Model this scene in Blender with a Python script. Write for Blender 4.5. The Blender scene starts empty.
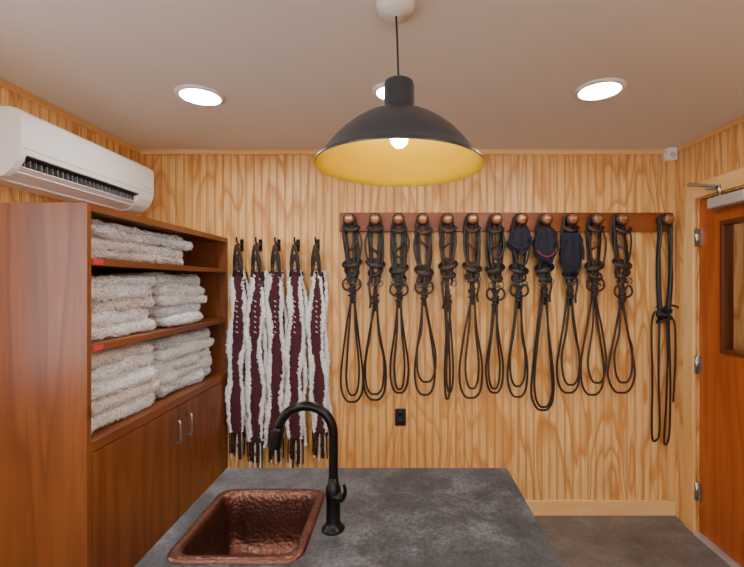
import bpy, bmesh, math, random
from mathutils import Vector, noise, Matrix
random.seed(7)
S=bpy.context.scene
F=420.0; CX=401.0; CY=283.0; CH=1.55
BY=2.81; LX=-1.746; RX=1.826; FY=-2.2; H=2.44
def wx(px,d=BY): return (px-CX)*d/F
def wz(py,d=BY): return CH-(py-CY)*d/F
def srgb(r,g,b):
    def c(u):
        u/=255.0
        return u/12.92 if u<=0.04045 else ((u+0.055)/1.055)**2.4
    return (c(r),c(g),c(b),1)

# ---------------- materials
def newmat(name):
    m=bpy.data.materials.new(name); m.use_nodes=True
    nt=m.node_tree; b=nt.nodes['Principled BSDF']
    return m,nt,b
def plain(name,col,rough=0.5,metal=0.0,bump=0,bscale=50,spec=None,var=0.0):
    m,nt,b=newmat(name)
    b.inputs['Base Color'].default_value=col
    b.inputs['Roughness'].default_value=rough
    b.inputs['Metallic'].default_value=metal
    if spec is not None: b.inputs['Specular IOR Level'].default_value=spec
    N=nt.nodes; L=nt.links
    tc=N.new('ShaderNodeTexCoord')
    n=N.new('ShaderNodeTexNoise'); n.inputs['Scale'].default_value=bscale; n.inputs['Detail'].default_value=4
    L.new(tc.outputs['Object'],n.inputs['Vector'])
    if bump:
        bp=N.new('ShaderNodeBump'); bp.inputs['Strength'].default_value=bump; bp.inputs['Distance'].default_value=0.005
        L.new(n.outputs['Fac'],bp.inputs['Height']); L.new(bp.outputs['Normal'],b.inputs['Normal'])
    if var:
        r=N.new('ShaderNodeValToRGB')
        r.color_ramp.elements[0].position=0.3; r.color_ramp.elements[1].position=0.7
        r.color_ramp.elements[0].color=(col[0]*(1-var),col[1]*(1-var),col[2]*(1-var),1)
        r.color_ramp.elements[1].color=(min(1,col[0]*(1+var)),min(1,col[1]*(1+var)),min(1,col[2]*(1+var)),1)
        L.new(n.outputs['Fac'],r.inputs['Fac']); L.new(r.outputs['Color'],b.inputs['Base Color'])
    return m
def emis(name,col,st):
    m,nt,b=newmat(name)
    b.inputs['Base Color'].default_value=(0.9,0.9,0.9,1)
    b.inputs['Emission Color'].default_value=col
    b.inputs['Emission Strength'].default_value=st
    return m
def wood(name,light,mid,dark,axis='z',scale=2.2,rings=9,rough=0.4,stretch=0.16,line=0.5,knots=False,seed=0.0,coat=0.0,det=2.5):
    m,nt,b=newmat(name); N=nt.nodes; L=nt.links
    tc=N.new('ShaderNodeTexCoord')
    mp=N.new('ShaderNodeMapping')
    sc={'x':(stretch,1,1),'y':(1,stretch,1),'z':(1,1,stretch)}[axis]
    mp.inputs['Scale'].default_value=sc; mp.inputs['Location'].default_value=(seed,seed*1.7,seed*.6)
    L.new(tc.outputs['Object'],mp.inputs['Vector'])
    n1=N.new('ShaderNodeTexNoise'); n1.inputs['Scale'].default_value=scale; n1.inputs['Detail'].default_value=det; n1.inputs['Roughness'].default_value=0.42
    n1.inputs['Distortion'].default_value=0.35
    L.new(mp.outputs['Vector'],n1.inputs['Vector'])
    mu=N.new('ShaderNodeMath'); mu.operation='MULTIPLY'; mu.inputs[1].default_value=rings
    L.new(n1.outputs['Fac'],mu.inputs[0])
    fr=N.new('ShaderNodeMath'); fr.operation='FRACT'; L.new(mu.outputs[0],fr.inputs[0])
    rp=N.new('ShaderNodeValToRGB'); e=rp.color_ramp.elements
    e[0].position=0.0; e[0].color=light
    e[1].position=1.0; e[1].color=light
    a=e.new(0.45); a.color=tuple(light[i]*(1-line*.5)+mid[i]*line*.5 for i in range(3))+(1,)
    a=e.new(0.8); a.color=mid
    L.new(fr.outputs[0],rp.inputs['Fac'])
    mp2=N.new('ShaderNodeMapping'); s2={'x':(.04,1,1),'y':(1,.04,1),'z':(1,1,.04)}[axis]
    mp2.inputs['Scale'].default_value=s2; L.new(tc.outputs['Object'],mp2.inputs['Vector'])
    n2=N.new('ShaderNodeTexNoise'); n2.inputs['Scale'].default_value=110; n2.inputs['Detail'].default_value=3
    L.new(mp2.outputs['Vector'],n2.inputs['Vector'])
    r2=N.new('ShaderNodeValToRGB'); r2.color_ramp.elements[0].position=0.35; r2.color_ramp.elements[1].position=0.62
    r2.color_ramp.elements[0].color=(0.45,0.45,0.45,1); r2.color_ramp.elements[1].color=(0,0,0,1)
    L.new(n2.outputs['Fac'],r2.inputs['Fac'])
    mx=N.new('ShaderNodeMix'); mx.data_type='RGBA'
    L.new(r2.outputs['Color'],mx.inputs['Factor']); L.new(rp.outputs['Color'],mx.inputs['A']); mx.inputs['B'].default_value=mid
    n3=N.new('ShaderNodeTexNoise'); n3.inputs['Scale'].default_value=scale*0.6; n3.inputs['Detail'].default_value=2
    L.new(mp.outputs['Vector'],n3.inputs['Vector'])
    r3=N.new('ShaderNodeValToRGB'); r3.color_ramp.elements[0].position=0.42; r3.color_ramp.elements[1].position=0.75
    r3.color_ramp.elements[0].color=(0,0,0,1); r3.color_ramp.elements[1].color=(.6,.6,.6,1)
    L.new(n3.outputs['Fac'],r3.inputs['Fac'])
    mx2=N.new('ShaderNodeMix'); mx2.data_type='RGBA'
    L.new(r3.outputs['Color'],mx2.inputs['Factor']); L.new(mx.outputs['Result'],mx2.inputs['A']); mx2.inputs['B'].default_value=dark
    last=mx2.outputs['Result']
    if knots:
        mp3=N.new('ShaderNodeMapping'); s3={'x':(.5,1,1),'y':(1,.5,1),'z':(1,1,.5)}[axis]
        mp3.inputs['Scale'].default_value=s3; L.new(tc.outputs['Object'],mp3.inputs['Vector'])
        vo=N.new('ShaderNodeTexVoronoi'); vo.inputs['Scale'].default_value=4.5
        L.new(mp3.outputs['Vector'],vo.inputs['Vector'])
        r4=N.new('ShaderNodeValToRGB'); r4.color_ramp.elements[0].position=0.02; r4.color_ramp.elements[1].position=0.09
        r4.color_ramp.elements[0].color=(.8,.8,.8,1); r4.color_ramp.elements[1].color=(0,0,0,1)
        L.new(vo.outputs['Distance'],r4.inputs['Fac'])
        mx3=N.new('ShaderNodeMix'); mx3.data_type='RGBA'
        L.new(r4.outputs['Color'],mx3.inputs['Factor']); L.new(last,mx3.inputs['A'])
        mx3.inputs['B'].default_value=(dark[0]*.45,dark[1]*.4,dark[2]*.4,1); last=mx3.outputs['Result']
    L.new(last,b.inputs['Base Color'])
    b.inputs['Roughness'].default_value=rough
    b.inputs['Coat Weight'].default_value=coat; b.inputs['Coat Roughness'].default_value=0.25
    bp=N.new('ShaderNodeBump'); bp.inputs['Strength'].default_value=0.08; bp.inputs['Distance'].default_value=0.002
    L.new(n2.outputs['Fac'],bp.inputs['Height']); L.new(bp.outputs['Normal'],b.inputs['Normal'])
    return m

M={}
pL,pM,pD=srgb(248,207,140),srgb(204,138,66),srgb(222,166,94)
M['ply']=wood('pine_plywood',pL,pM,pD,'z',2.8,16,0.42,0.21,0.3,seed=3.1,det=3.2)
M['plyr']=wood('pine_plywood_side',pL,pM,pD,'z',2.8,13,0.42,0.21,0.3,seed=8.1,det=3.2)
M['groove_shade']=plain('pine_groove_shade',srgb(200,144,78),0.7)  # groove shade put into the colour, darker than the boards
M['pinev']=wood('pine_trim_v',srgb(248,212,154),srgb(226,174,104),srgb(224,170,100),'z',3,4,0.4,0.1)
M['pinex']=wood('pine_trim_x',srgb(248,212,154),srgb(226,174,104),srgb(224,170,100),'x',3,4,0.4,0.1)
M['piney']=wood('pine_trim_y',srgb(248,212,154),srgb(226,174,104),srgb(224,170,100),'y',3,4,0.4,0.1)
cabL,cabM,cabD=srgb(140,80,38),srgb(110,57,24),srgb(90,44,17)
M['cabv']=wood('stained_alder_v',cabL,cabM,cabD,'z',3.5,9,0.40,0.14,0.5,knots=True,coat=.1)
M['caby']=wood('stained_alder_y',cabL,cabM,cabD,'y',3.5,5,0.40,0.12,0.5,coat=.1)
M['cabx']=wood('stained_alder_x',cabL,cabM,cabD,'x',3.5,5,0.36,0.12,0.5)
M['rack']=wood('rack_board_wood',srgb(168,90,38),srgb(132,62,22),srgb(112,50,16),'x',4,6,0.38,0.15,0.6,coat=.2)
M['knob']=wood('peg_face_wood',srgb(170,104,52),srgb(130,72,30),srgb(114,60,24),'x',9,6,0.3,0.3,0.6,coat=.4)
M['door']=wood('stained_fir_door',srgb(186,98,36),srgb(156,72,22),srgb(142,62,17),'z',4,8,0.38,0.1,0.5,coat=.15)
M['doord']=wood('door_moulding',srgb(110,55,24),srgb(85,40,15),srgb(70,32,12),'z',4,6,0.35,0.1,0.5)
M['ceil']=plain('ceiling_paint',srgb(230,223,215),0.9,bump=.05,bscale=200)
M['white']=plain('white_plastic',srgb(242,243,246),0.35)
M['trimw']=plain('white_metal_trim',srgb(235,235,235),0.4)
M['offw']=plain('offwhite_plastic',srgb(225,222,215),0.4)
M['dark']=plain('dark_void',srgb(22,22,24),0.6)
M['grey']=plain('grey_plastic',srgb(120,122,125),0.5)
M['blackm']=plain('oil_rubbed_bronze',srgb(26,24,26),0.28,0.7)
M['shade']=plain('shade_graphite_enamel',srgb(60,65,72),0.34,0.4)
M['gold']=plain('shade_gold_inside',(0.93,0.62,0.002,1),0.4,0.0,spec=.2)
M['leather']=plain('black_leather',srgb(24,19,19),0.42,bump=.2,bscale=300,var=.3)
M['leatherb']=plain('brown_leather',srgb(46,28,21),0.45,bump=.2,bscale=300,var=.3)
M['steel']=plain('stainless_steel',srgb(185,185,185),0.3,1.0)
M['dsteel']=plain('dull_bit_metal',srgb(95,92,90),0.4,1.0)
M['alu']=plain('brushed_aluminium',srgb(200,202,205),0.4,0.6)
M['maroon']=plain('maroon_webbing',srgb(70,20,34),0.85,bump=.4,bscale=250,var=.25)
M['navy']=plain('navy_cloth',srgb(24,26,42),0.85,bump=.3,bscale=250,var=.3)
M['redt']=plain('red_trim',srgb(150,40,40),0.7)
M['pink']=plain('pink_label',srgb(215,50,70),0.5)
M['fleece']=plain('fleece_white',srgb(232,233,238),0.95,bump=1.0,bscale=90,var=.2)
M['fleeceb']=plain('fleece_cream',srgb(230,225,222),0.95,bump=1.0,bscale=90,var=.2)
M['fleeceg']=plain('fleece_grey',srgb(216,219,228),0.95,bump=1.0,bscale=90,var=.2)
M['lamp']=emis('led_lens',(1,0.96,0.90,1),122)
M['bulb']=emis('warm_bulb',(1,0.84,0.42,1),42)
M['fill_globe']=emis('added_fill_glow',(1,0.93,0.83,1),44)  # glow of the added fill globes
def copper():
    m,nt,b=newmat('hammered_copper'); N=nt.nodes; L=nt.links
    tc=N.new('ShaderNodeTexCoord'); vo=N.new('ShaderNodeTexVoronoi'); vo.inputs['Scale'].default_value=100
    L.new(tc.outputs['Object'],vo.inputs['Vector'])
    bp=N.new('ShaderNodeBump'); bp.inputs['Strength'].default_value=0.5; bp.inputs['Distance'].default_value=0.003
    L.new(vo.outputs['Distance'],bp.inputs['Height']); L.new(bp.outputs['Normal'],b.inputs['Normal'])
    n=N.new('ShaderNodeTexNoise'); n.inputs['Scale'].default_value=9; L.new(tc.outputs['Object'],n.inputs['Vector'])
    r=N.new('ShaderNodeValToRGB'); r.color_ramp.elements[0].color=srgb(82,52,44); r.color_ramp.elements[1].color=srgb(126,86,74)
    L.new(n.outputs['Fac'],r.inputs['Fac']); L.new(r.outputs['Color'],b.inputs['Base Color'])
    b.inputs['Metallic'].default_value=.85; b.inputs['Roughness'].default_value=.34
    return m
M['copper']=copper()
def stone(name,c1,c2,c3,sc,rough,bump=.15,spk=.15,lo=.36,hi=.66):
    m,nt,b=newmat(name); N=nt.nodes; L=nt.links
    tc=N.new('ShaderNodeTexCoord')
    n=N.new('ShaderNodeTexNoise'); n.inputs['Scale'].default_value=sc; n.inputs['Detail'].default_value=9; n.inputs['Roughness'].default_value=.72; n.inputs['Distortion'].default_value=.3
    L.new(tc.outputs['Object'],n.inputs['Vector'])
    r=N.new('ShaderNodeValToRGB'); e=r.color_ramp.elements
    e[0].position=lo; e[0].color=c1; e[1].position=hi; e[1].color=c3
    k=e.new(.5); k.color=c2
    L.new(n.outputs['Fac'],r.inputs['Fac'])
    n2=N.new('ShaderNodeTexNoise'); n2.inputs['Scale'].default_value=sc*18; n2.inputs['Detail'].default_value=4
    L.new(tc.outputs['Object'],n2.inputs['Vector'])
    r2=N.new('ShaderNodeValToRGB'); r2.color_ramp.elements[0].position=.3; r2.color_ramp.elements[1].position=.7
    r2.color_ramp.elements[0].color=(1-spk,1-spk,1-spk,1); r2.color_ramp.elements[1].color=(1+spk,1+spk,1+spk,1)
    L.new(n2.outputs['Fac'],r2.inputs['Fac'])
    mx=N.new('ShaderNodeMix'); mx.data_type='RGBA'; mx.blend_type='MULTIPLY'; mx.inputs['Factor'].default_value=1
    L.new(r.outputs['Color'],mx.inputs['A']); L.new(r2.outputs['Color'],mx.inputs['B'])
    L.new(mx.outputs['Result'],b.inputs['Base Color'])
    b.inputs['Roughness'].default_value=rough
    bp=N.new('ShaderNodeBump'); bp.inputs['Strength'].default_value=bump; bp.inputs['Distance'].default_value=.002
    L.new(n2.outputs['Fac'],bp.inputs['Height']); L.new(bp.outputs['Normal'],b.inputs['Normal'])
    return m
M['counter']=stone('slate_countertop',srgb(42,44,50),srgb(64,67,74),srgb(98,102,109),6,.38,.15,.4,.33,.68)
M['floor']=stone('slate_floor',srgb(80,78,78),srgb(100,98,97),srgb(124,120,118),2.2,.5)
def glass():
    m,nt,b=newmat('window_glass')
    b.inputs['Base Color'].default_value=(.95,.97,.97,1); b.inputs['Roughness'].default_value=0.0
    b.inputs['Transmission Weight'].default_value=1; b.inputs['IOR'].default_value=1.1
    return m
M['glass']=glass()

# ---------------- mesh builder
class MB:
    def __init__(s): s.v=[];s.f=[];s.m=[];s.sm=[];s.mats=[]
    def mi(s,mat):
        mat=M[mat]
        if mat not in s.mats: s.mats.append(mat)
        return s.mats.index(mat)
    def add(s,vs,fs,mat,smooth=False):
        o=len(s.v); k=s.mi(mat)
        s.v+= [Vector(p) for p in vs]
        for f in fs: s.f.append([i+o for i in f]); s.m.append(k); s.sm.append(smooth)
    def box(s,x0,x1,y0,y1,z0,z1,mat,bev=0.0,seg=2):
        bm=bmesh.new(); bmesh.ops.create_cube(bm,size=1)
        for v in bm.verts:
            v.co=Vector(((x0+x1)/2+v.co.x*(x1-x0),(y0+y1)/2+v.co.y*(y1-y0),(z0+z1)/2+v.co.z*(z1-z0)))
        if bev>0: bmesh.ops.bevel(bm,geom=list(bm.edges),offset=bev,segments=seg,affect='EDGES',profile=.5)
        bm.verts.index_update()
        s.add([v.co.copy() for v in bm.verts],[[v.index for v in f.verts] for f in bm.faces],mat,False); bm.free()
    def loops(s,loops,mat,smooth=True,closed=True,capa=False,capb=False):
        n=len(loops[0]); vs=[p for l in loops for p in l]; fs=[]
        for i in range(len(loops)-1):
            for j in range(n if closed else n-1):
                a=i*n+j; b=i*n+(j+1)%n
                fs.append([a,b,b+n,a+n])
        if capa: fs.append(list(range(n))[::-1])
        if capb: fs.append([ (len(loops)-1)*n+j for j in range(n)])
        s.add(vs,fs,mat,smooth)
    def rev(s,o,prof,mat,seg=32,axis='z',smooth=True,capa=True,capb=True):
        o=Vector(o); L=[]
        for r,h in prof:
            l=[]
            for k in range(seg):
                a=2*math.pi*k/seg; c,d=math.cos(a)*r,math.sin(a)*r
                if axis=='z': p=Vector((c,d,h))
                elif axis=='y': p=Vector((c,h,d))
                else: p=Vector((h,c,d))
                l.append(o+p)
            L.append(l)
        s.loops(L,mat,smooth,True,capa and prof[0][0]>1e-4,capb and prof[-1][0]>1e-4)
    def tube(s,pts,r,mat,seg=10,sm=6,nz=0,nzs=60,closed=False,flat=1.0,tuft=0):
        P=smooth_path(pts,sm,closed) if sm>1 else [Vector(p) for p in pts]
        n=len(P); rr=r if callable(r) else (lambda t:r)
        up=None; L=[]; C=[]
        for i,p in enumerate(P):
            if closed: t=(P[(i+1)%n]-P[(i-1)%n])
            else: t=(P[min(i+1,n-1)]-P[max(i-1,0)])
            if t.length<1e-9: t=Vector((0,0,1))
            t.normalize()
            if up is None:
                up=Vector((0,1,0)) if abs(t.y)<.9 else Vector((1,0,0))
            up=(up-t*up.dot(t)); 
            if up.length<1e-6: up=Vector((1,0,0))
            up.normalize(); sd=t.cross(up)
            l=[]
            for k in range(seg):
                a=2*math.pi*k/seg
                d=sd*math.cos(a)+up*math.sin(a)*flat
                R=rr(i/max(1,n-1))
                q=p+d*R
                if nz: q=q+d*(noise.noise(q*nzs)*nz+noise.noise(q*nzs*2.7)*nz*.6)
                l.append(q)
            L.append(l); C.append(p)
        if closed: L.append(L[0])
        s.loops(L,mat,True,True,not closed,not closed)
        if tuft:
            R=random.Random(n*7+tuft)
            for _ in range(tuft):
                i=R.randrange(len(C)); k=R.randrange(seg); q=L[i][k]
                s.tuft(q,(q-C[i]).normalized(),mat,.008,R)
    def tuft(s,p,nrm,mat,ln,R):
        v=Vector((R.uniform(-1,1),R.uniform(-1,1),R.uniform(-1,1)))
        t=nrm.cross(v)
        if t.length<1e-3: return
        t.normalize(); tip=p+(nrm+v*.7).normalized()*ln*R.uniform(.5,1.2)
        s.add([p-t*.0022-nrm*.001,p+t*.0022-nrm*.001,tip],[[0,1,2]],mat,False)
    def strap(s,pts,w,t,mat,sm=6,tw=0.0,closed=False):
        P=smooth_path(pts,sm,closed); n=len(P); L=[]
        for i,p in enumerate(P):
            if closed: tg=(P[(i+1)%n]-P[(i-1)%n])
            else: tg=(P[min(i+1,n-1)]-P[max(i-1,0)])
            tg.normalize()
            nn=Vector((math.sin(tw),math.cos(tw),0))
            wd=tg.cross(nn)
            if wd.length<.2: wd=Vector((1,0,0))
            wd.normalize(); th=wd.cross(tg).normalized()
            c=.75
            L.append([p+wd*w/2*c+th*t/2,p+wd*w/2+th*0,p+wd*w/2*c-th*t/2,p-wd*w/2*c-th*t/2,p-wd*w/2,p-wd*w/2*c+th*t/2])
        if closed: L.append(L[0])
        s.loops(L,mat,True,True,not closed,not closed)
    def torus(s,c,R,r,mat,axis='y',seg=20,sx=1.0,sz=1.0):
        c=Vector(c); pts=[]
        for k in range(seg):
            a=2*math.pi*k/seg; u,v=math.cos(a)*R*sx,math.sin(a)*R*sz
            pts.append(c+(Vector((u,0,v)) if axis=='y' else Vector((0,u,v)) if axis=='x' else Vector((u,v,0))))
        s.tube(pts,r,mat,8,1,closed=True)
    def extr(s,prof,y0,y1,mat,axis='y',smooth=False):
        a=[];b=[]
        for p,q in prof:
            if axis=='y': a.append((p,y0,q)); b.append((p,y1,q))
            elif axis=='x': a.append((y0,p,q)); b.append((y1,p,q))
            else: a.append((p,q,y0)); b.append((p,q,y1))
        s.loops([a,b],mat,smooth,True,False,False)
        s.add(a,[list(range(len(a)))],mat); s.add(b,[list(range(len(b)))],mat)
    def build(s,name,loc=(0,0,0),fix=True):
        me=bpy.data.meshes.new(name); loc=Vector(loc)
        me.from_pydata([tuple(v-loc) for v in s.v],[],s.f)
        for m in s.mats: me.materials.append(m)
        for i,p in enumerate(me.polygons): p.material_index=s.m[i]; p.use_smooth=s.sm[i]
        if fix:
            bm=bmesh.new(); bm.from_mesh(me); bmesh.ops.recalc_face_normals(bm,faces=bm.faces); bm.to_mesh(me); bm.free()
        me.update()
        o=bpy.data.objects.new(name,me); o.location=loc; S.collection.objects.link(o); return o
def smooth_path(pts,k,closed=False):
    P=[Vector(p) for p in pts]
    if k<=1: return P
    n=len(P); out=[]
    rng=n if closed else n-1
    for i in range(rng):
        if closed: p0,p1,p2,p3=P[(i-1)%n],P[i],P[(i+1)%n],P[(i+2)%n]
        else: p0,p1,p2,p3=P[max(i-1,0)],P[i],P[i+1],P[min(i+2,n-1)]
        for j in range(k):
            t=j/k
            out.append(.5*((2*p1)+(p2-p0)*t+(2*p0-5*p1+4*p2-p3)*t*t+(3*p1-p0-3*p2+p3)*t**3))
    if not closed: out.append(P[-1])
    return out

# ---------------- room shell
def bead(mb,u0,u1,z0,z1,pos,face,mat,pitch=0.052):
    g=.0022; d=.003; 
    def P(u,dd,z):
        if face=='back': return (u,pos+dd,z)
        if face=='left': return (pos-dd,u,z)
        return (pos+dd,u,z)
    def strip(pr,m):
        mb.loops([[P(u,dd,z0) for u,dd in pr],[P(u,dd,z1) for u,dd in pr]],m,False,False)
    k=math.floor(u0/pitch); last=u0
    while k*pitch<u1:
        c=k*pitch
        for off in (0,.009):
            if c+off-g>u0+.001 and c+off+g<u1-.001:
                strip([(last,0),(c+off-g,0)],mat)
                strip([(c+off-g,0),(c+off-g*.4,d),(c+off+g*.4,d),(c+off+g,0)],'groove_shade')
                last=c+off+g
        k+=1
    strip([(last,0),(u1,0)],mat)
T=.1
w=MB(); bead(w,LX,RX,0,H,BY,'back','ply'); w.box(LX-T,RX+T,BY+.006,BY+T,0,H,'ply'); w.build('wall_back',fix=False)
WY0,WY1,WZ0,WZ1=.30,1.15,1.05,2.05
w=MB()
for (a,b,c,d) in ((FY,WY0,0,H),(WY1,BY,0,H),(WY0,WY1,0,WZ0),(WY0,WY1,WZ1,H)):
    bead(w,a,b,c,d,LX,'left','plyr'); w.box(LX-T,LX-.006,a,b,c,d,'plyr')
w.build('wall_left',fix=False)
DY0,DY1,DZ=1.66,2.592,2.062
w=MB()
for (a,b,c,d) in ((FY,DY0,0,H),(DY1,BY,0,H),(DY0,DY1,DZ,H)):
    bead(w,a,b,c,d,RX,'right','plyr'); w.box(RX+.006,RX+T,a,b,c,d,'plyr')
w.build('wall_right',fix=False)
VX0,VX1,VZ0,VZ1=-1.2,1.2,.9,2.1  # opening added behind the camera to let sky light in
w=MB()
for (a,b,c,d) in ((LX-T,VX0,0,H),(VX1,RX+T,0,H),(VX0,VX1,0,VZ0),(VX0,VX1,VZ1,H)): w.box(a,b,FY-T,FY,c,d,'plyr')
w.build('wall_front')
w=MB(); w.box(LX-T,4.2,FY-T,BY+T,-.1,0,'floor'); w.build('floor')
w=MB(); w.box(LX-T,RX+T,FY-T,BY+T,H,H+.1,'ceil'); w.build('ceiling')
w=MB(); w.box(3.6,3.7,.2,BY+T,0,H,'plyr'); w.build('wall_hallway_far')
w=MB(); w.box(RX+T,3.6,BY,BY+T,0,H,'plyr'); w.box(RX+T,3.6,.2,.3,0,H,'plyr'); w.build('wall_hallway_end')
w=MB(); w.box(RX+T,3.7,.2,BY+T,H,H+.1,'ceil'); w.build('ceiling_hallway')
w=MB()
w.box(LX-.07,LX-.03,WY0,WY0+.04,WZ0,WZ1,'trimw'); w.box(LX-.07,LX-.03,WY1-.04,WY1,WZ0,WZ1,'trimw')
w.box(LX-.07,LX-.03,WY0+.04,WY1-.04,WZ0,WZ0+.04,'trimw'); w.box(LX-.07,LX-.03,WY0+.04,WY1-.04,WZ1-.04,WZ1,'trimw')
w.box(LX-.06,LX-.04,WY0+.04,WY1-.04,(WZ0+WZ1)/2-.015,(WZ0+WZ1)/2+.015,'trimw')
w.box(LX,LX+.015,WY0-.07,WY0,WZ0-.07,WZ1+.07,'pinev'); w.box(LX,LX+.015,WY1,WY1+.07,WZ0-.07,WZ1+.07,'pinev')
w.box(LX,LX+.015,WY0,WY1,WZ1,WZ1+.07,'piney'); w.box(LX,LX+.02,WY0,WY1,WZ0-.07,WZ0,'piney')
w.build('window_1')
w=MB()
for a,b in ((VX0,VX0+.04),(-.02,.02),(VX1-.04,VX1)): w.box(a,b,FY-.07,FY-.03,VZ0,VZ1,'trimw')
for a,b in ((VX0+.04,-.02),(.02,VX1-.04)):
    w.box(a,b,FY-.07,FY-.03,VZ0,VZ0+.04,'trimw'); w.box(a,b,FY-.07,FY-.03,VZ1-.04,VZ1,'trimw')
w.box(VX0-.07,VX0,FY,FY+.015,VZ0-.07,VZ1+.07,'pinev'); w.box(VX1,VX1+.07,FY,FY+.015,VZ0-.07,VZ1+.07,'pinev')
w.box(VX0,VX1,FY,FY+.015,VZ1,VZ1+.07,'pinex'); w.box(VX0,VX1,FY,FY+.02,VZ0-.07,VZ0,'pinex')
w.build('added_light_window')  # unseen window, added to brighten back wall and ceiling
w=MB(); w.box(LX,RX,BY-.014,BY,H-.032,H,'pinex',.003); w.build('trim_1')
w=MB(); w.box(LX,LX+.014,FY,BY-.014,H-.032,H,'piney',.003); w.build('trim_2')
w=MB(); w.box(RX-.014,RX,FY,BY-.014,H-.032,H,'piney',.003); w.build('trim_3')
w=MB(); w.box(RX-.045,RX,BY-.016,BY,.105,H-.032,'pinev',.003); w.build('trim_4')
w=MB(); w.box(wx(233),RX,BY-.016,BY,0,.10,'pinex',.004); w.build('baseboard_back')
w=MB(); w.box(RX-.014,RX,FY,DY0-.1,0,.10,'piney',.004); w.build('baseboard_right')
w=MB(); w.box(LX,LX+.014,FY,1.5,0,.10,'piney',.004); w.build('baseboard_left')

# ---------------- door
w=MB()
X0,X1=RX+.012,RX+.056
GY0,GY1,GZ0,GZ1=1.86,2.40,1.16,1.895
w.box(X0,X1,GY1,DY1-.006,.02,DZ-.006,'door'); w.box(X0,X1,DY0+.006,GY0,.02,DZ-.006,'door')
w.box(X0,X1,GY0,GY1,.02,GZ0,'door'); w.box(X0,X1,GY0,GY1,GZ1,DZ-.006,'door')
for a,b,c,d in ((GY0-.012,GY0+.014,GZ0-.012,GZ1+.012),(GY1-.014,GY1+.012,GZ0-.012,GZ1+.012)):
    w.box(X0-.01,X1+.01,a,b,c,d,'doord',.003)
w.box(X0-.01,X1+.01,GY0+.014,GY1-.014,GZ0-.012,GZ0+.014,'doord',.003); w.box(X0-.01,X1+.01,GY0+.014,GY1-.014,GZ1-.014,GZ1+.012,'doord',.003)
w.box(RX+.032,RX+.036,GY0+.014,GY1-.014,GZ0+.014,GZ1-.014,'glass')
w.rev((X0,DY0+.07,1.0),[(.028,0),(.028,-.008),(.012,-.012),(.01,-.05)],'steel',20,'x')
w.tube([(X0-.05,DY0+.07,1.0),(X0-.052,DY0+.12,1.0),(X0-.048,DY0+.18,.995)],.009,'steel',8,4)
for z in (wz(238,2.6),wz(364,2.6),wz(490,2.6)):
    w.rev((RX-.006,DY1-.004,z-.055),[(.009,0),(.009,.11)],'steel',12)
    w.box(RX-.004,RX+.012,DY1-.03,DY1-.006,z-.05,z+.05,'steel')
w.build('door_1')
w=MB()
w.box(RX-.02,RX,DY1+.008,DY1+.10,0,DZ+.10,'pinev',.004); w.box(RX-.02,RX,DY0-.10,DY0-.008,0,DZ+.10,'pinev',.004)
w.box(RX-.02,RX,DY0-.008,DY1+.008,DZ+.008,DZ+.10,'piney',.004)
w.build('trim_5')
w=MB(); w.box(RX-.03,RX+.1,DY0+.004,DY1-.004,0,.018,'alu',.005); w.build('door_threshold')
w=MB()
w.box(RX-.052,RX+.011,2.17,2.44,DZ-.085,DZ-.022,'alu',.008)
w.rev((RX-.02,2.38,DZ-.022),[(.014,0),(.014,.06),(.01,.064)],'steel',16)
w.box(RX-.05,RX-.021,2.40,2.46,DZ+.03,DZ+.055,'alu',.003)
w.box(RX-.20,RX-.006,2.372,2.392,DZ+.036,DZ+.046,'steel',.002)
w.strap([(RX-.035,2.43,DZ+.05),(RX-.12,2.41,DZ+.05),(RX-.20,2.382,DZ+.05)],.02,.008,'steel')
w.build('door_closer')

# ---------------- AC
w=MB()
fx=-1.53
prof=[(LX,1.975),(LX,2.262),(fx-.045,2.262),(fx-.02,2.256),(fx-.006,2.243),(fx,2.22),(fx,2.10),(fx-.004,2.075)]
A0,A1=1.69,2.60
w.extr(prof+[(fx-.045,2.07),(fx-.10,2.01),(fx-.115,1.975)],A0+.03,A1-.13,'white')
endp=prof+[(fx-.012,2.05),(fx-.035,2.015),(fx-.07,1.985),(fx-.10,1.975)]
w.extr(endp,A0,A0+.03,'white'); w.extr(endp,A1-.13,A1,'white')
w.extr([(fx-.012,2.073),(fx-.046,2.068),(fx-.100,2.008),(fx-.096,2.004),(fx-.042,2.062),(fx-.014,2.068)],A0+.032,A1-.132,'dark')
for i in range(26):
    y=A0+.05+i*(A1-A0-.20)/25
    w.box(fx-.06,fx-.030,y,y+.003,2.03,2.062,'grey')
w.extr([(fx-.050,2.012),(fx-.046,2.006),(fx-.098,1.978),(fx-.10,1.983)],A0+.034,A1-.134,'white')
w.extr([(fx-.030,2.030),(fx-.026,2.026),(fx-.05,2.008),(fx-.054,2.012)],A0+.034,A1-.134,'white')
w.box(fx-.001,fx+.001,A0+.01,A1-.01,2.098,2.0995,'grey')
w.box(fx-.002,fx+.0015,A1-.10,A1-.04,2.115,2.13,'offw')
w.build('air_conditioner')

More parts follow.
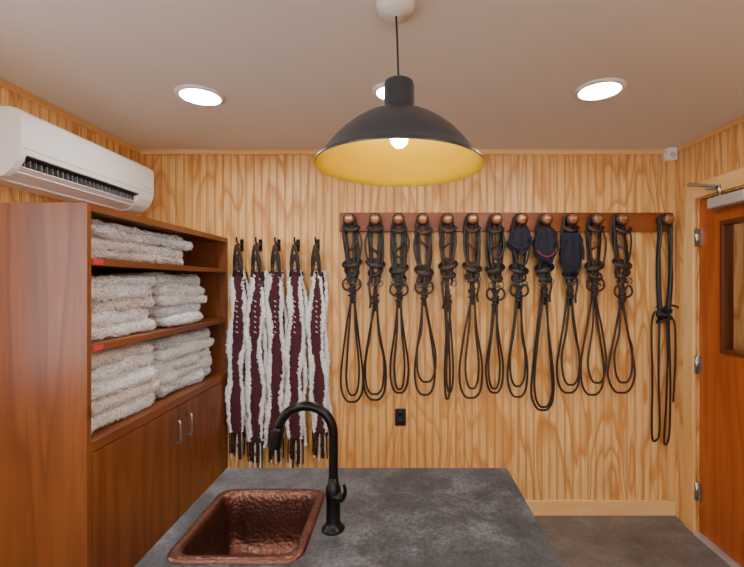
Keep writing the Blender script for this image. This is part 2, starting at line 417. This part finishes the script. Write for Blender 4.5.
# ---------------- cabinet
CXF=-1.157; C0=1.548; C1=BY-.004; CZ=1.848; t=.022
w=MB()
w.box(LX+.004,CXF,C0,C0+t,0.0,CZ,'cabv',.0015); w.box(LX+.004,CXF,C1-t,C1,0.0,CZ,'cabv',.0015)
w.box(LX+.004,CXF,C0+t,C1-t,CZ-.028,CZ,'caby')
w.box(LX+.004,LX+.014,C0+t,C1-t,.1,CZ-.028,'cabv')
w.box(LX+.014,CXF-.002,C0+t,C1-t,1.618,1.643,'caby'); w.box(LX+.014,CXF-.002,C0+t,C1-t,1.29,1.316,'caby')
w.box(LX+.014,CXF,C0+t,C1-t,.915,.952,'caby')
w.box(LX+.014,CXF-.06,C0+t,C1-t,0,.09,'dark'); w.box(LX+.014,CXF-.022,C0+t,C1-t,.09,.11,'cabv')
w.box(CXF-.024,CXF-.022,C0+t,C1-t,.11,.915,'dark')
YM=2.185
for a,b in ((C0+t+.003,YM-.002),(YM+.002,C1-t-.003)):
    w.box(CXF-.021,CXF-.001,a,b,.105,.910,'cabv',.002)
for y in (2.145,2.262):
    z0,z1=.735,.845
    w.tube([(CXF-.001,y,z0),(CXF+.026,y,z0),(CXF+.03,y,z0+.004),(CXF+.03,y,z1-.004),(CXF+.026,y,z1),(CXF-.001,y,z1)],.0055,'steel',8,1)
for z in (1.631,1.303):
    w.box(CXF-.003,CXF+.0005,C0+.03,C0+.085,z-.010,z+.010,'pink')
w.build('storage_cabinet')

# ---------------- saddle pads
def pad(mb,x0,x1,y0,y1,zc,th,mat,seed,sag):
    ny=150; prof=[]
    nx=14; 
    for i in range(nx+1): prof.append((x0+(x1-th*.5-x0)*(i/nx)**.5,-th/2))
    for i in range(1,14):
        a=-math.pi/2+math.pi*i/14; prof.append((x1-th*.5+math.cos(a)*th*.5,math.sin(a)*th/2))
    for i in range(nx,-1,-1): prof.append((x0+(x1-th*.5-x0)*(i/nx)**.5,th/2))
    L=[]
    for j in range(ny+1):
        u=j/ny; y=y0+(y1-y0)*u
        e=min(u,1-u)*(y1-y0); k=1.0 if e>.03 else math.sqrt(max(.02,1-((.03-e)/.03)**2))
        l=[]
        fr=noise.noise(Vector((y*5,seed,0)))*.030+noise.noise(Vector((y*14,seed,5)))*.012-(1-k)*.03
        zz=noise.noise(Vector((y*4,seed*3,9)))*sag
        for px_,pz in prof:
            xr=(px_-x0)/(x1-x0)
            tk=1+.4*noise.noise(Vector((y*8,px_*6,seed)))
            p=Vector((px_+fr*xr,y,zc+pz*k*tk+zz*xr))
            d=noise.noise(p*45)*.007+noise.noise(p*110+Vector((seed,0,0)))*.008+noise.noise(p*230)*.003
            nrm=Vector((1 if px_>x1-th*.6 else 0,0,pz/(th/2))); 
            if nrm.length>0: nrm.normalize()
            p+=nrm*d; l.append(p)
        L.append(l)
    mb.loops(L,mat,True,True,True,True)
    R=random.Random(int(seed*10)); n=len(prof); m0=n//2-12; m1=n//2+12
    for _ in range(2600):
        j=R.randrange(ny); i=R.randrange(m0,m1); q=L[j][i].lerp(L[j+1][i+1],R.random())
        px_,pz=prof[i]
        nrm=Vector((max(0,px_-(x1-th*.5))/(th*.5)+.15,0,pz/(th/2))).normalized()
        mb.tuft(q,nrm,mat,.009,R)
def stack(y0,y1,zb,ths,mats,seed,xf=CXF-.025):
    w=MB(); z=zb+.010; r=random.Random(seed)
    for i,th in enumerate(ths):
        pad(w,xf-.44,xf+r.uniform(-.045,.004),y0+r.uniform(0,.03),y1-r.uniform(0,.05),z+th/2,th*1.08,mats[i%len(mats)],seed+i*3.3,.012 if i else .001)
        z+=th
    return w.build('saddle_pad_stack',((CXF-.25),(y0+y1)/2,zb),fix=False)
stack(1.585,2.40,1.643,[.036,.052,.036,.022],['fleeceb','fleece','fleeceg','fleece'],1)
stack(1.585,2.10,1.316,[.045,.06,.05,.06,.035],['fleece','fleece','fleeceb','fleece','fleece'],12)
stack(2.12,2.60,1.316,[.05,.06,.045,.05,.06],['fleece','fleeceg','fleece','fleece','fleeceg'],23)
stack(1.585,2.10,.952,[.06,.065,.06,.065,.05],['fleece','fleeceb','fleece','fleece','fleeceb'],34)
stack(2.12,2.72,.952,[.065,.055,.065,.055,.055],['fleeceg','fleece','fleece','fleece','fleeceg'],45)

# ---------------- island
IX0,IX1,IY0,IY1=-.602,.366,.42,1.453; TZ=.91
SX0,SX1,SY0,SY1=-.552,-.228,.957,1.297
w=MB(); hx0,hx1,hy0,hy1=SX0+.012,SX1-.012,SY0+.012,SY1-.012
w.box(IX0,hx0,IY0,IY1,TZ-.035,TZ,'counter'); w.box(hx1,IX1,IY0,IY1,TZ-.035,TZ,'counter')
w.box(hx0,hx1,IY0,hy0,TZ-.035,TZ,'counter'); w.box(hx0,hx1,hy1,IY1,TZ-.035,TZ,'counter')
bx0,bx1,by0,by1=IX0+.03,IX1-.03,IY0+.03,IY1-.03
w.box(bx0,bx0+.02,by0,by1,.09,TZ-.035,'cabv'); w.box(bx1-.02,bx1,by0,by1,.09,TZ-.035,'cabv')
w.box(bx0+.02,bx1-.02,by0,by0+.02,.09,TZ-.035,'cabv'); w.box(bx0+.02,bx1-.02,by1-.02,by1,.09,TZ-.035,'cabv')
w.box(bx0+.02,bx1-.02,by0+.02,by1-.02,.09,.11,'cabx'); w.box(bx0+.05,bx1-.05,by0+.05,by1-.05,0,.09,'dark')
for a,b in ((bx0+.03,-.122),(-.114,bx1-.03)):
    w.box(a,b,by0-.018,by0,.12,TZ-.06,'cabv',.002)
for a,b in ((bx0+.03,-.122),(-.114,bx1-.03)):
    w.box(a,b,by1,by1+.016,.12,TZ-.06,'cabv',.002)
w.build('sink_island')

# ---------------- sink
def rr(x0,x1,y0,y1,r,z,n=10):
    l=[]
    for cx,cy,a0 in ((x1-r,y1-r,0),(x0+r,y1-r,90),(x0+r,y0+r,180),(x1-r,y0+r,270)):
        for k in range(n+1):
            a=math.radians(a0+90*k/n); l.append(Vector((cx+math.cos(a)*r,cy+math.sin(a)*r,z)))
    return l
w=MB()
spec=[(0,.0005,.045),(.001,.004,.045),(.005,.007,.043),(.018,.007,.04),(.023,.005,.038),(.027,-.004,.036),(.030,-.02,.036),(.033,-.08,.036),(.038,-.125,.036),(.048,-.15,.036),(.065,-.163,.035),(.09,-.167,.03),(.13,-.169,.02)]
L=[rr(SX0+i,SX1-i,SY0+i,SY1-i,r,TZ+z) for i,z,r in spec]
w.loops(L,'copper',True,True,False,True)
cx,cy=(SX0+SX1)/2,(SY0+SY1)/2
w.rev((cx,cy,TZ-.169),[(.038,0),(.036,.004),(.026,.003),(.022,.001)],'blackm',24)
w.build('copper_sink',fix=False)

# ---------------- faucet
w=MB(); fx_,fy_=-.176,1.093
w.rev((fx_,fy_,TZ),[(.03,0),(.03,.004),(.027,.008),(.022,.012),(.0185,.02),(.018,.06),(.0195,.085),(.0205,.10),(.0185,.112),(.0145,.12),(.013,.135)],'blackm',32)
R=.072; zc=1.158; pts=[(fx_,fy_,TZ+.12),(fx_,fy_,TZ+.18),(fx_,fy_,zc-.02)]
for k in range(0,13):
    a=math.radians(165*k/12); pts.append((fx_-R+math.cos(a)*R,fy_,zc+math.sin(a)*R))
w.tube(pts,.0122,'blackm',16,4)
a=math.radians(165); e=Vector((fx_-R+math.cos(a)*R,fy_,zc+math.sin(a)*R)); d=Vector((-.20,0,-1)).normalized()
w.tube([e,e+d*.004,e+d*.02,e+d*.05,e+d*.056],lambda t:.0125+.0035*min(1,t*3),'blackm',16,3)
w.tube([(fx_,fy_-.01,TZ+.088),(fx_+.028,fy_-.014,TZ+.088)],.011,'blackm',14,1)
w.tube([(fx_+.027,fy_-.014,TZ+.086),(fx_+.033,fy_-.016,TZ+.105),(fx_+.030,fy_-.02,TZ+.125)],lambda t:.0062-.002*t,'blackm',10,5)
w.build('faucet')

# ---------------- pendant
w=MB()
w.rev((wx(396,1.34),1.34,0),[(.062,H),(.062,H-.008),(.055,H-.028),(.02,H-.036),(.008,H-.04)],'offw',32)
w.tube([(wx(396,1.34),1.34,H-.03),(-.012,1.34,2.32),(-.008,1.34,2.19)],.0032,'dark',8,4)
c=(-.006,1.34,0)
out=[(.012,2.205),(.026,2.20),(.045,2.19),(.048,2.18),(.048,2.115),(.053,2.102),(.066,2.094),(.09,2.084),(.12,2.069),(.15,2.049),(.18,2.024),(.208,1.995),(.232,1.964),(.247,1.942),(.262,1.932),(.268,1.924),(.267,1.919)]
w.rev(c,out,'shade',64,capa=True,capb=False)
inn=[(.267,1.919),(.262,1.921),(.245,1.938),(.229,1.96),(.205,1.99),(.177,2.018),(.147,2.043),(.117,2.062),(.088,2.077),(.06,2.088),(.03,2.092)]
w.rev(c,inn,'gold',64,capa=False,capb=True)
w.rev(c,[(.02,2.092),(.02,2.07),(.016,2.065)],'offw',20)
w.rev((c[0],c[1],2.015),[(.001,-.034),(.014,-.031),(.025,-.02),(.030,0),(.027,.018),(.018,.038),(.014,.05)],'bulb',24)
w.build('pendant_lamp',fix=False)

# ---------------- recessed lights, added fill globes
def rlight(x,y,r=.088,z=H):
    w=MB()
    w.rev((x,y,0),[(r+.022,z),(r+.022,z-.004),(r+.012,z-.011),(r+.002,z-.012),(r,z-.008)],'trimw',48,capb=False)
    w.rev((x,y,0),[(r,z-.008),(r*.6,z-.0095),(0.001,z-.010)],'lamp',48)
    w.build('recessed_ceiling_light',(x,y,z))
rlight(wx(200.5,1.99),1.99); rlight(wx(599.5,1.93),1.93); rlight(wx(393,1.95),1.95,.075)
for x in (-.95,.9):
    for y in (.35,-1.3): rlight(x,y)
rlight(2.8,1.6)
for x in (-1.1,1.1):  # unseen globes added behind the camera to light ceiling and walls
    w=MB(); y=-.75; zc=1.8; r=.12
    w.rev((x,y,0),[(r*math.sin(math.pi*k/14)+.001,zc+r*math.cos(math.pi*k/14)) for k in range(15)],'fill_globe',32)
    w.tube([(x,y,zc+r+.03),(x,y,H-.02)],.004,'dark',8,1)
    w.rev((x,y,0),[(.02,zc+r+.04),(.035,zc+r+.01),(.035,zc+r-.012)],'blackm',24)
    w.rev((x,y,0),[(.06,H),(.06,H-.015),(.02,H-.03)],'blackm',24)
    w.build('added_fill_globe',(x,y,zc))

# ---------------- misc small
w=MB(); x=wx(400.5); z=wz(417)
w.box(x-.036,x+.036,BY-.008,BY,z-.058,z+.058,'dark',.004)
for dz in (-.026,.026): w.rev((x,BY-.008,z+dz),[(.017,0),(.016,-.003)],'leather',16,'y')
w.build('electrical_outlet')
w=MB(); x=wx(668); z=wz(154)
w.box(x-.035,x+.035,BY-.05,BY,z-.052,z+.05,'white',.01); w.rev((x,BY-.05,z-.02),[(.018,0),(.012,-.01),(.001,-.013)],'offw',16,'y')
w.build('motion_sensor')

# ---------------- rack
RZ0,RZ1=wz(232),wz(213)
pegs=[351,376,398.5,422,446,470,493,517,541,566,590,614,658]
pz=wz(221.5)
w=MB(); w.box(wx(340),wx(671.5),BY-.022,BY,RZ0,RZ1,'rack',.004)
for p in pegs:
    x=wx(p)
    w.rev((x,BY-.022,pz),[(.030,0),(.030,-.01),(.026,-.014),(.026,-.07),(.036,-.074),(.040,-.08),(.040,-.088),(.037,-.092)],'leatherb',28,'y')
    w.rev((x,BY-.114,pz),[(.032,0),(.031,-.006),(.027,-.011),(.018,-.0145),(.001,-.016)],'knob',28,'y')
    w.box(x-.018,x+.018,BY-.1315,BY-.126,pz-.002,pz+.012,'steel',.002)
w.build('bridle_rack')

# ---------------- bridles
def bridle(px,bot,i,style):
    r=random.Random(100+i); x0=wx(px)
    xp=min([wx(p) for p in pegs],key=lambda q:abs(q-x0))
    w=MB(); D=lambda d:BY-d
    def P(dx,dz,d): return (x0+dx,D(d),pz+dz)
    lm='leather' if r.random()<.75 else 'leatherb'
    j=lambda s:r.uniform(-s,s)
    ox=xp-x0
    for q,(wd,dd,sp) in enumerate(((.028,.050,.036),(.019,.066,.022))):
        zb=-.38-.03*q
        w.strap([P(-.02+j(.008),zb,dd),P(-sp+j(.009),-.24,dd),P(-sp-.004+ox,-.09,dd),P(ox-.031,-.01,dd),P(ox-.018,.026,dd),P(ox,.033,dd),P(ox+.018,.026,dd),P(ox+.031,-.01,dd),
                 P(sp+.004+ox,-.09,dd),P(sp+j(.009),-.24,dd),P(.02+j(.008),zb,dd)],wd,.005,lm,5,tw=j(.3))
    z=-.05+j(.01)
    w.strap([P(-.048,z,.085),P(-.03,z-.02,.10),P(0,z-.032,.108),P(.03,z-.02,.10),P(.048,z,.085)],.027,.007,lm,5)
    a=j(.016); tl=-.27+j(.05)
    w.strap([P(-.046,-.07,.075),P(-.052+a,-.16,.085),P(-.032+a,tl+.02,.09),P(a,tl,.092),P(.032+a,tl+.02,.09),P(.052+a,-.15,.085),P(.046,-.07,.075)],.014,.005,lm,5)
    s=1 if i%2 else -1; z=-.18+j(.03)
    w.strap([P(-s*.038,z+.03,.075),P(0,z,.10),P(s*.038,z-.03,.075)],.016,.005,lm,4)
    zc=-.30+j(.035)
    for k,(rx,rz,wd) in enumerate(((.052,.020,.030),(.044,.028,.015))):
        pts=[]
        for m in range(10):
            an=2*math.pi*m/10
            pts.append(P(math.cos(an)*rx,zc-.055*k+math.cos(an)*.010*(-1)**(k+i)-math.sin(an)*rz,.066+.034*math.sin(an)))
        w.strap(pts,wd,.006,lm,4,closed=True)
    for s,z in ((-1,-.12),(1,-.14),(-1,-.36),(1,-.35)):
        w.torus(P(s*.029,z+j(.015),.082),.009,.002,'dsteel','y',10,1,1.2)
    zb=-.41+j(.02)
    for s in (-1,1): w.torus(P(s*.032,zb+j(.006),.092),.019,.003,'dsteel','y',18)
    w.tube([P(-.026,zb,.094),P(0,zb-.010,.10),P(.026,zb,.094)],.005,'dsteel',8,4)
    kz=-.46+j(.04)
    if i in (0,2,3,6,7,10,11):
        for s in (-1,1):
            w.strap([P(0,kz-.02,.07),P(s*.028,kz+.035,.078),P(s*.052,kz+.025,.08),P(s*.056,kz-.012,.08),P(s*.030,kz-.035,.078),P(0,kz-.025,.072)],.015,.005,lm,5)
    else:
        s=r.choice((-1,1))
        w.strap([P(s*.02,-.33,.085),P(s*.040,-.42,.085),P(s*.030,kz-.05,.08),P(s*.036,kz-.10,.07)],.015,.004,lm,4)
    w.strap([P(j(.01),-.34,.062),P(j(.008),-.43,.066),P(j(.008),kz-.12,.06)],.026,.006,lm,5,tw=j(.3))
    for k in range(3):
        zc=kz-.02-.022*k; pts=[]
        for m in range(8):
            an=2*math.pi*m/8; pts.append(P(math.cos(an)*.020,zc+math.cos(an)*.006*(-1)**k,.066+.02*math.sin(an)))
        w.strap(pts,.017,.005,lm,3,closed=True)
    zbot=wz(bot)-pz
    wide=style*1.12
    for k in range(2):
        ww=wide*(1-(.15+.3*r.random())*k)+j(.008); zz=zbot+k*(.01+r.random()*.09); sh=j(.018)*(1 if k else .4); dd=.045+.022*k
        w.strap([P(-.006,kz+.03,dd+.01),P(-.012+j(.006),kz-.10,dd),P(-ww*.5+sh,kz-.27,dd),P(-ww+sh,zz+.19+j(.03),dd-.005),P(-ww*.92+sh,zz+.07,dd),P(-ww*.5+sh,zz+.010,dd),P(sh,zz,dd),P(ww*.5+sh,zz+.01,dd),
                 P(ww*.92+sh,zz+.07,dd),P(ww+sh,zz+.20+j(.03),dd),P(ww*.5+sh,kz-.28,dd+.005),P(.012+j(.006),kz-.10,dd+.008),P(.006,kz+.03,dd+.012)],.014,.005,lm,5,tw=.2)
    if i in (7,8,9):
        zc={7:-.14,8:-.17,9:-.22}[i]; hh={7:.08,8:.11,9:.13}[i]; L=[]
        nz=20
        for a in range(nz+1):
            u=a/nz; zz=zc+hh-2*hh*u
            rx=.074*math.sin(math.pi*min(.97,max(.08,u*.62+.2)))**.6*(1 if u<.8 else 1-(u-.8)*1.8)
            l=[]
            for m in range(28):
                th=2*math.pi*m/28
                rad=rx*(1+.25*noise.noise(Vector((math.cos(th)*2,math.sin(th)*2,u*4+i))))
                l.append(P(math.cos(th)*rad+.006*math.sin(u*8),zz+.018*math.sin(th*3+i)*(u>.6)*u,.085+math.sin(th)*.03+.006*math.sin(th*7+u*4)))
            L.append(l)
        w.loops(L,'navy',True,True,True,True)
        w.tube([P(-.058,zc-hh*.3,.105),P(-.035,zc-hh*.55,.117),P(.0,zc-hh*.66,.121),P(.035,zc-hh*.55,.117),P(.058,zc-hh*.3,.105)],.004,'redt' if i==8 else 'navy',6,4)
        for s in (-1,1):
            w.tube([P(s*.03,zc+hh*.6,.10),P(s*.05,zc+hh*.55,.105),P(s*.066,zc+hh*.1,.11),P(s*.070,zc-hh*.35,.11)],lambda t:.02*(1-t*.75),'navy',10,4,flat=.6)
    w.build('bridle',(x0,BY-.06,pz))
bots=[400,398,391,393,397,396,391,395,408,391,393,391]
xs=[353,376,399,423.5,447,470.5,493,516,541,566,590,617]
ws=[.070,.060,.058,.06,.02,.062,.045,.06,.064,.072,.07,.08]
for i in range(12): bridle(xs[i],bots[i],i,ws[i])
w=MB(); x0=wx(658)
def P(px,py,d): return (wx(px),BY-d,wz(py))
for k,(dd,o) in enumerate(((.05,0),(.066,1.5),(.08,-1))):
    w.strap([P(654+o,318,dd),P(652+o,270,dd),P(653.5,236,dd),P(653.6,222,dd),P(656,217,dd),P(660,217,dd),P(662.6,222,dd),P(664,240,dd),P(664+o,280,dd),P(661+o,318,dd)],.016,.005,'leather',5,tw=.3*k)
w.strap([P(657,308,.06),P(668,305,.05),P(678,312,.045),P(682,335,.045),P(681,360,.045),P(679,378,.045)],.013,.0045,'leather',5)
w.strap([P(657,312,.08),P(649,312,.06),P(647,330,.05),P(648,380,.05),P(647.5,432,.05),P(652,437,.05),P(655,425,.05),P(654,370,.05),P(655,318,.05)],.015,.0045,'leather',5)
w.strap([P(660,312,.07),P(662,350,.06),P(661,400,.055),P(659,439,.055),P(664,432,.055),P(665,380,.055),P(663,318,.06)],.015,.0045,'leather',5)
w.strap([P(657,312,.07),P(668,320,.06),P(671,350,.045),P(669,400,.045)],.013,.0045,'leather',5)
for k in range(4):
    pts=[]
    for m in range(10):
        a=2*math.pi*m/10; pts.append(P(658+7*math.cos(a),309+3.2*k+3*math.cos(a)*(-1)**k,.066+.03*math.sin(a)))
    w.strap(pts,.016,.006,'leather',3,closed=True)
w.torus(P(679,378,.045),.012,.003,'dsteel')
w.build('long_reins',(x0,BY-.06,pz))

# ---------------- girths on hooks
gx=[242,260.5,279,298,318]
lean=[-2,-2,-1,0,3]
gb=[430,438,432,436,430]
for i,p in enumerate(gx):
    r=random.Random(300+i); x0=wx(p); ln=lean[i]*.00669
    w=MB()
    zt=wz(243)
    w.box(x0-.012,x0+.012,BY-.006,BY,zt-.055,zt+.025,'blackm',.003)
    w.tube([(x0,BY-.006,zt-.01),(x0,BY-.05,zt-.015),(x0,BY-.088,zt+.0),(x0+.002,BY-.10,zt+.028)],.0055,'blackm',10,4)
    w.tube([(x0,BY-.005,zt-.035),(x0,BY-.03,zt-.06),(x0,BY-.05,zt-.045),(x0,BY-.055,zt-.03)],.005,'blackm',10,4)
    w.build('coat_hook',(x0,BY,zt))
    w=MB(); D=.064+.014*(i%2)
    def G(dx,py,d=0): return (x0+dx,BY-D-d,wz(py))
    w.strap([G(-.02,275),G(-.022,262,.01),G(-.01,251,.02),G(0,246.5,.02),G(.01,251,.02),G(.022,262,.01),G(.02,275)],.022,.006,'leatherb',5)
    w.strap([G(-.028,277,.01),G(-.01,264,.025),G(.004,256,.028),G(.02,266,.022),G(.03,277,.01)],.02,.006,'leather',5)
    w.torus(G(0,268,.03),.017,.003,'dsteel')
    bot=gb[i]
    N=10; cl=[]
    for k in range(N+1):
        u=k/N; py=272+(bot-272)*u
        cl.append(G(ln*u+.008*math.sin(u*7+i*2),py,.004*math.sin(u*9+i)))
    w.strap(cl,.078,.014,'maroon',5)
    cl2=[(a[0]+.012,a[1]+.028,a[2]-.03*kk/N) for kk,a in enumerate(cl)]
    w.strap(cl2,.074,.012,'maroon',5)
    for s in (-1,1):
        for lay in (0,1):
            pts=[]
            M_=30
            for k in range(M_+1):
                u=k/M_; py=271+(bot-271+(6 if lay else -2))*u
                wob=.008*math.sin(u*15+i*2+s*2+lay*3)+.004*r.uniform(-1,1)
                hw=(.024+.019*min(1,u*5)) 
                pts.append((x0+ln*u+.008*math.sin(u*7+i*2)+s*hw+wob+(.014 if lay else 0),BY-D+.028*lay-.004,wz(py)))
            ph=r.uniform(0,6)
            w.tube(pts,lambda t,s=s,lay=lay,ph=ph:(.0150 if s<0 else .0115)*(1+.3*math.sin(t*21+ph))*(.6+.4*min(1,t*8))*(.6+.4*min(1,(1-t)*8)),'fleece',14,6,nz=.010,nzs=75,flat=.75,tuft=1500)
    for k in range(7):
        py=300+k*5
        w.strap([G(ln*.3-.008+.004*(k%2),py,.0125),G(ln*.3+.008-.003*(k%3),py+1.4,.0125)],.005,.003,'fleece',2)
    for s in (-1,1):
        xx=s*.022
        w.strap([G(ln+xx,bot-6,.004),G(ln+xx*1.1,bot+8,.004),G(ln+xx*1.1+r.uniform(-.005,.005),bot+22+r.uniform(-4,4),.0)],.022,.006,'leatherb',4)
        w.torus(G(ln+xx,bot+11,.010),.013,.0028,'dsteel','y',12,1,1.2)
    for k in range(7):
        xx=-.046+.0155*k
        w.strap([G(ln+xx,bot-4,-.012),G(ln+xx+r.uniform(-.004,.004),bot+12,-.014),G(ln+xx+r.uniform(-.006,.006),bot+24+r.uniform(-5,6),-.012)],.009,.004,'fleece' if k%2 else 'leather',4)
    w.build('horse_girth',(x0,BY-D,wz(300)),fix=False)

# ---------------- world & camera
W=bpy.data.worlds.new('World'); S.world=W; W.use_nodes=True
nt=W.node_tree; bg=nt.nodes['Background']
sky=nt.nodes.new('ShaderNodeTexSky'); sky.sky_type='HOSEK_WILKIE'
mixn=nt.nodes.new('ShaderNodeMix'); mixn.data_type='RGBA'; mixn.inputs['Factor'].default_value=.85
nt.links.new(sky.outputs['Color'],mixn.inputs['A']); mixn.inputs['B'].default_value=(.82,.89,1,1)
nt.links.new(mixn.outputs['Result'],bg.inputs['Color']); bg.inputs['Strength'].default_value=6.8
cam=bpy.data.cameras.new('camera'); co=bpy.data.objects.new('camera',cam); S.collection.objects.link(co)
co.location=(0,0,CH); co.rotation_euler=(math.radians(90),0,0)
cam.sensor_width=36; cam.lens=F/744*36; cam.shift_x=-29/744; cam.shift_y=-.5/744; cam.clip_start=.05
S.camera=co
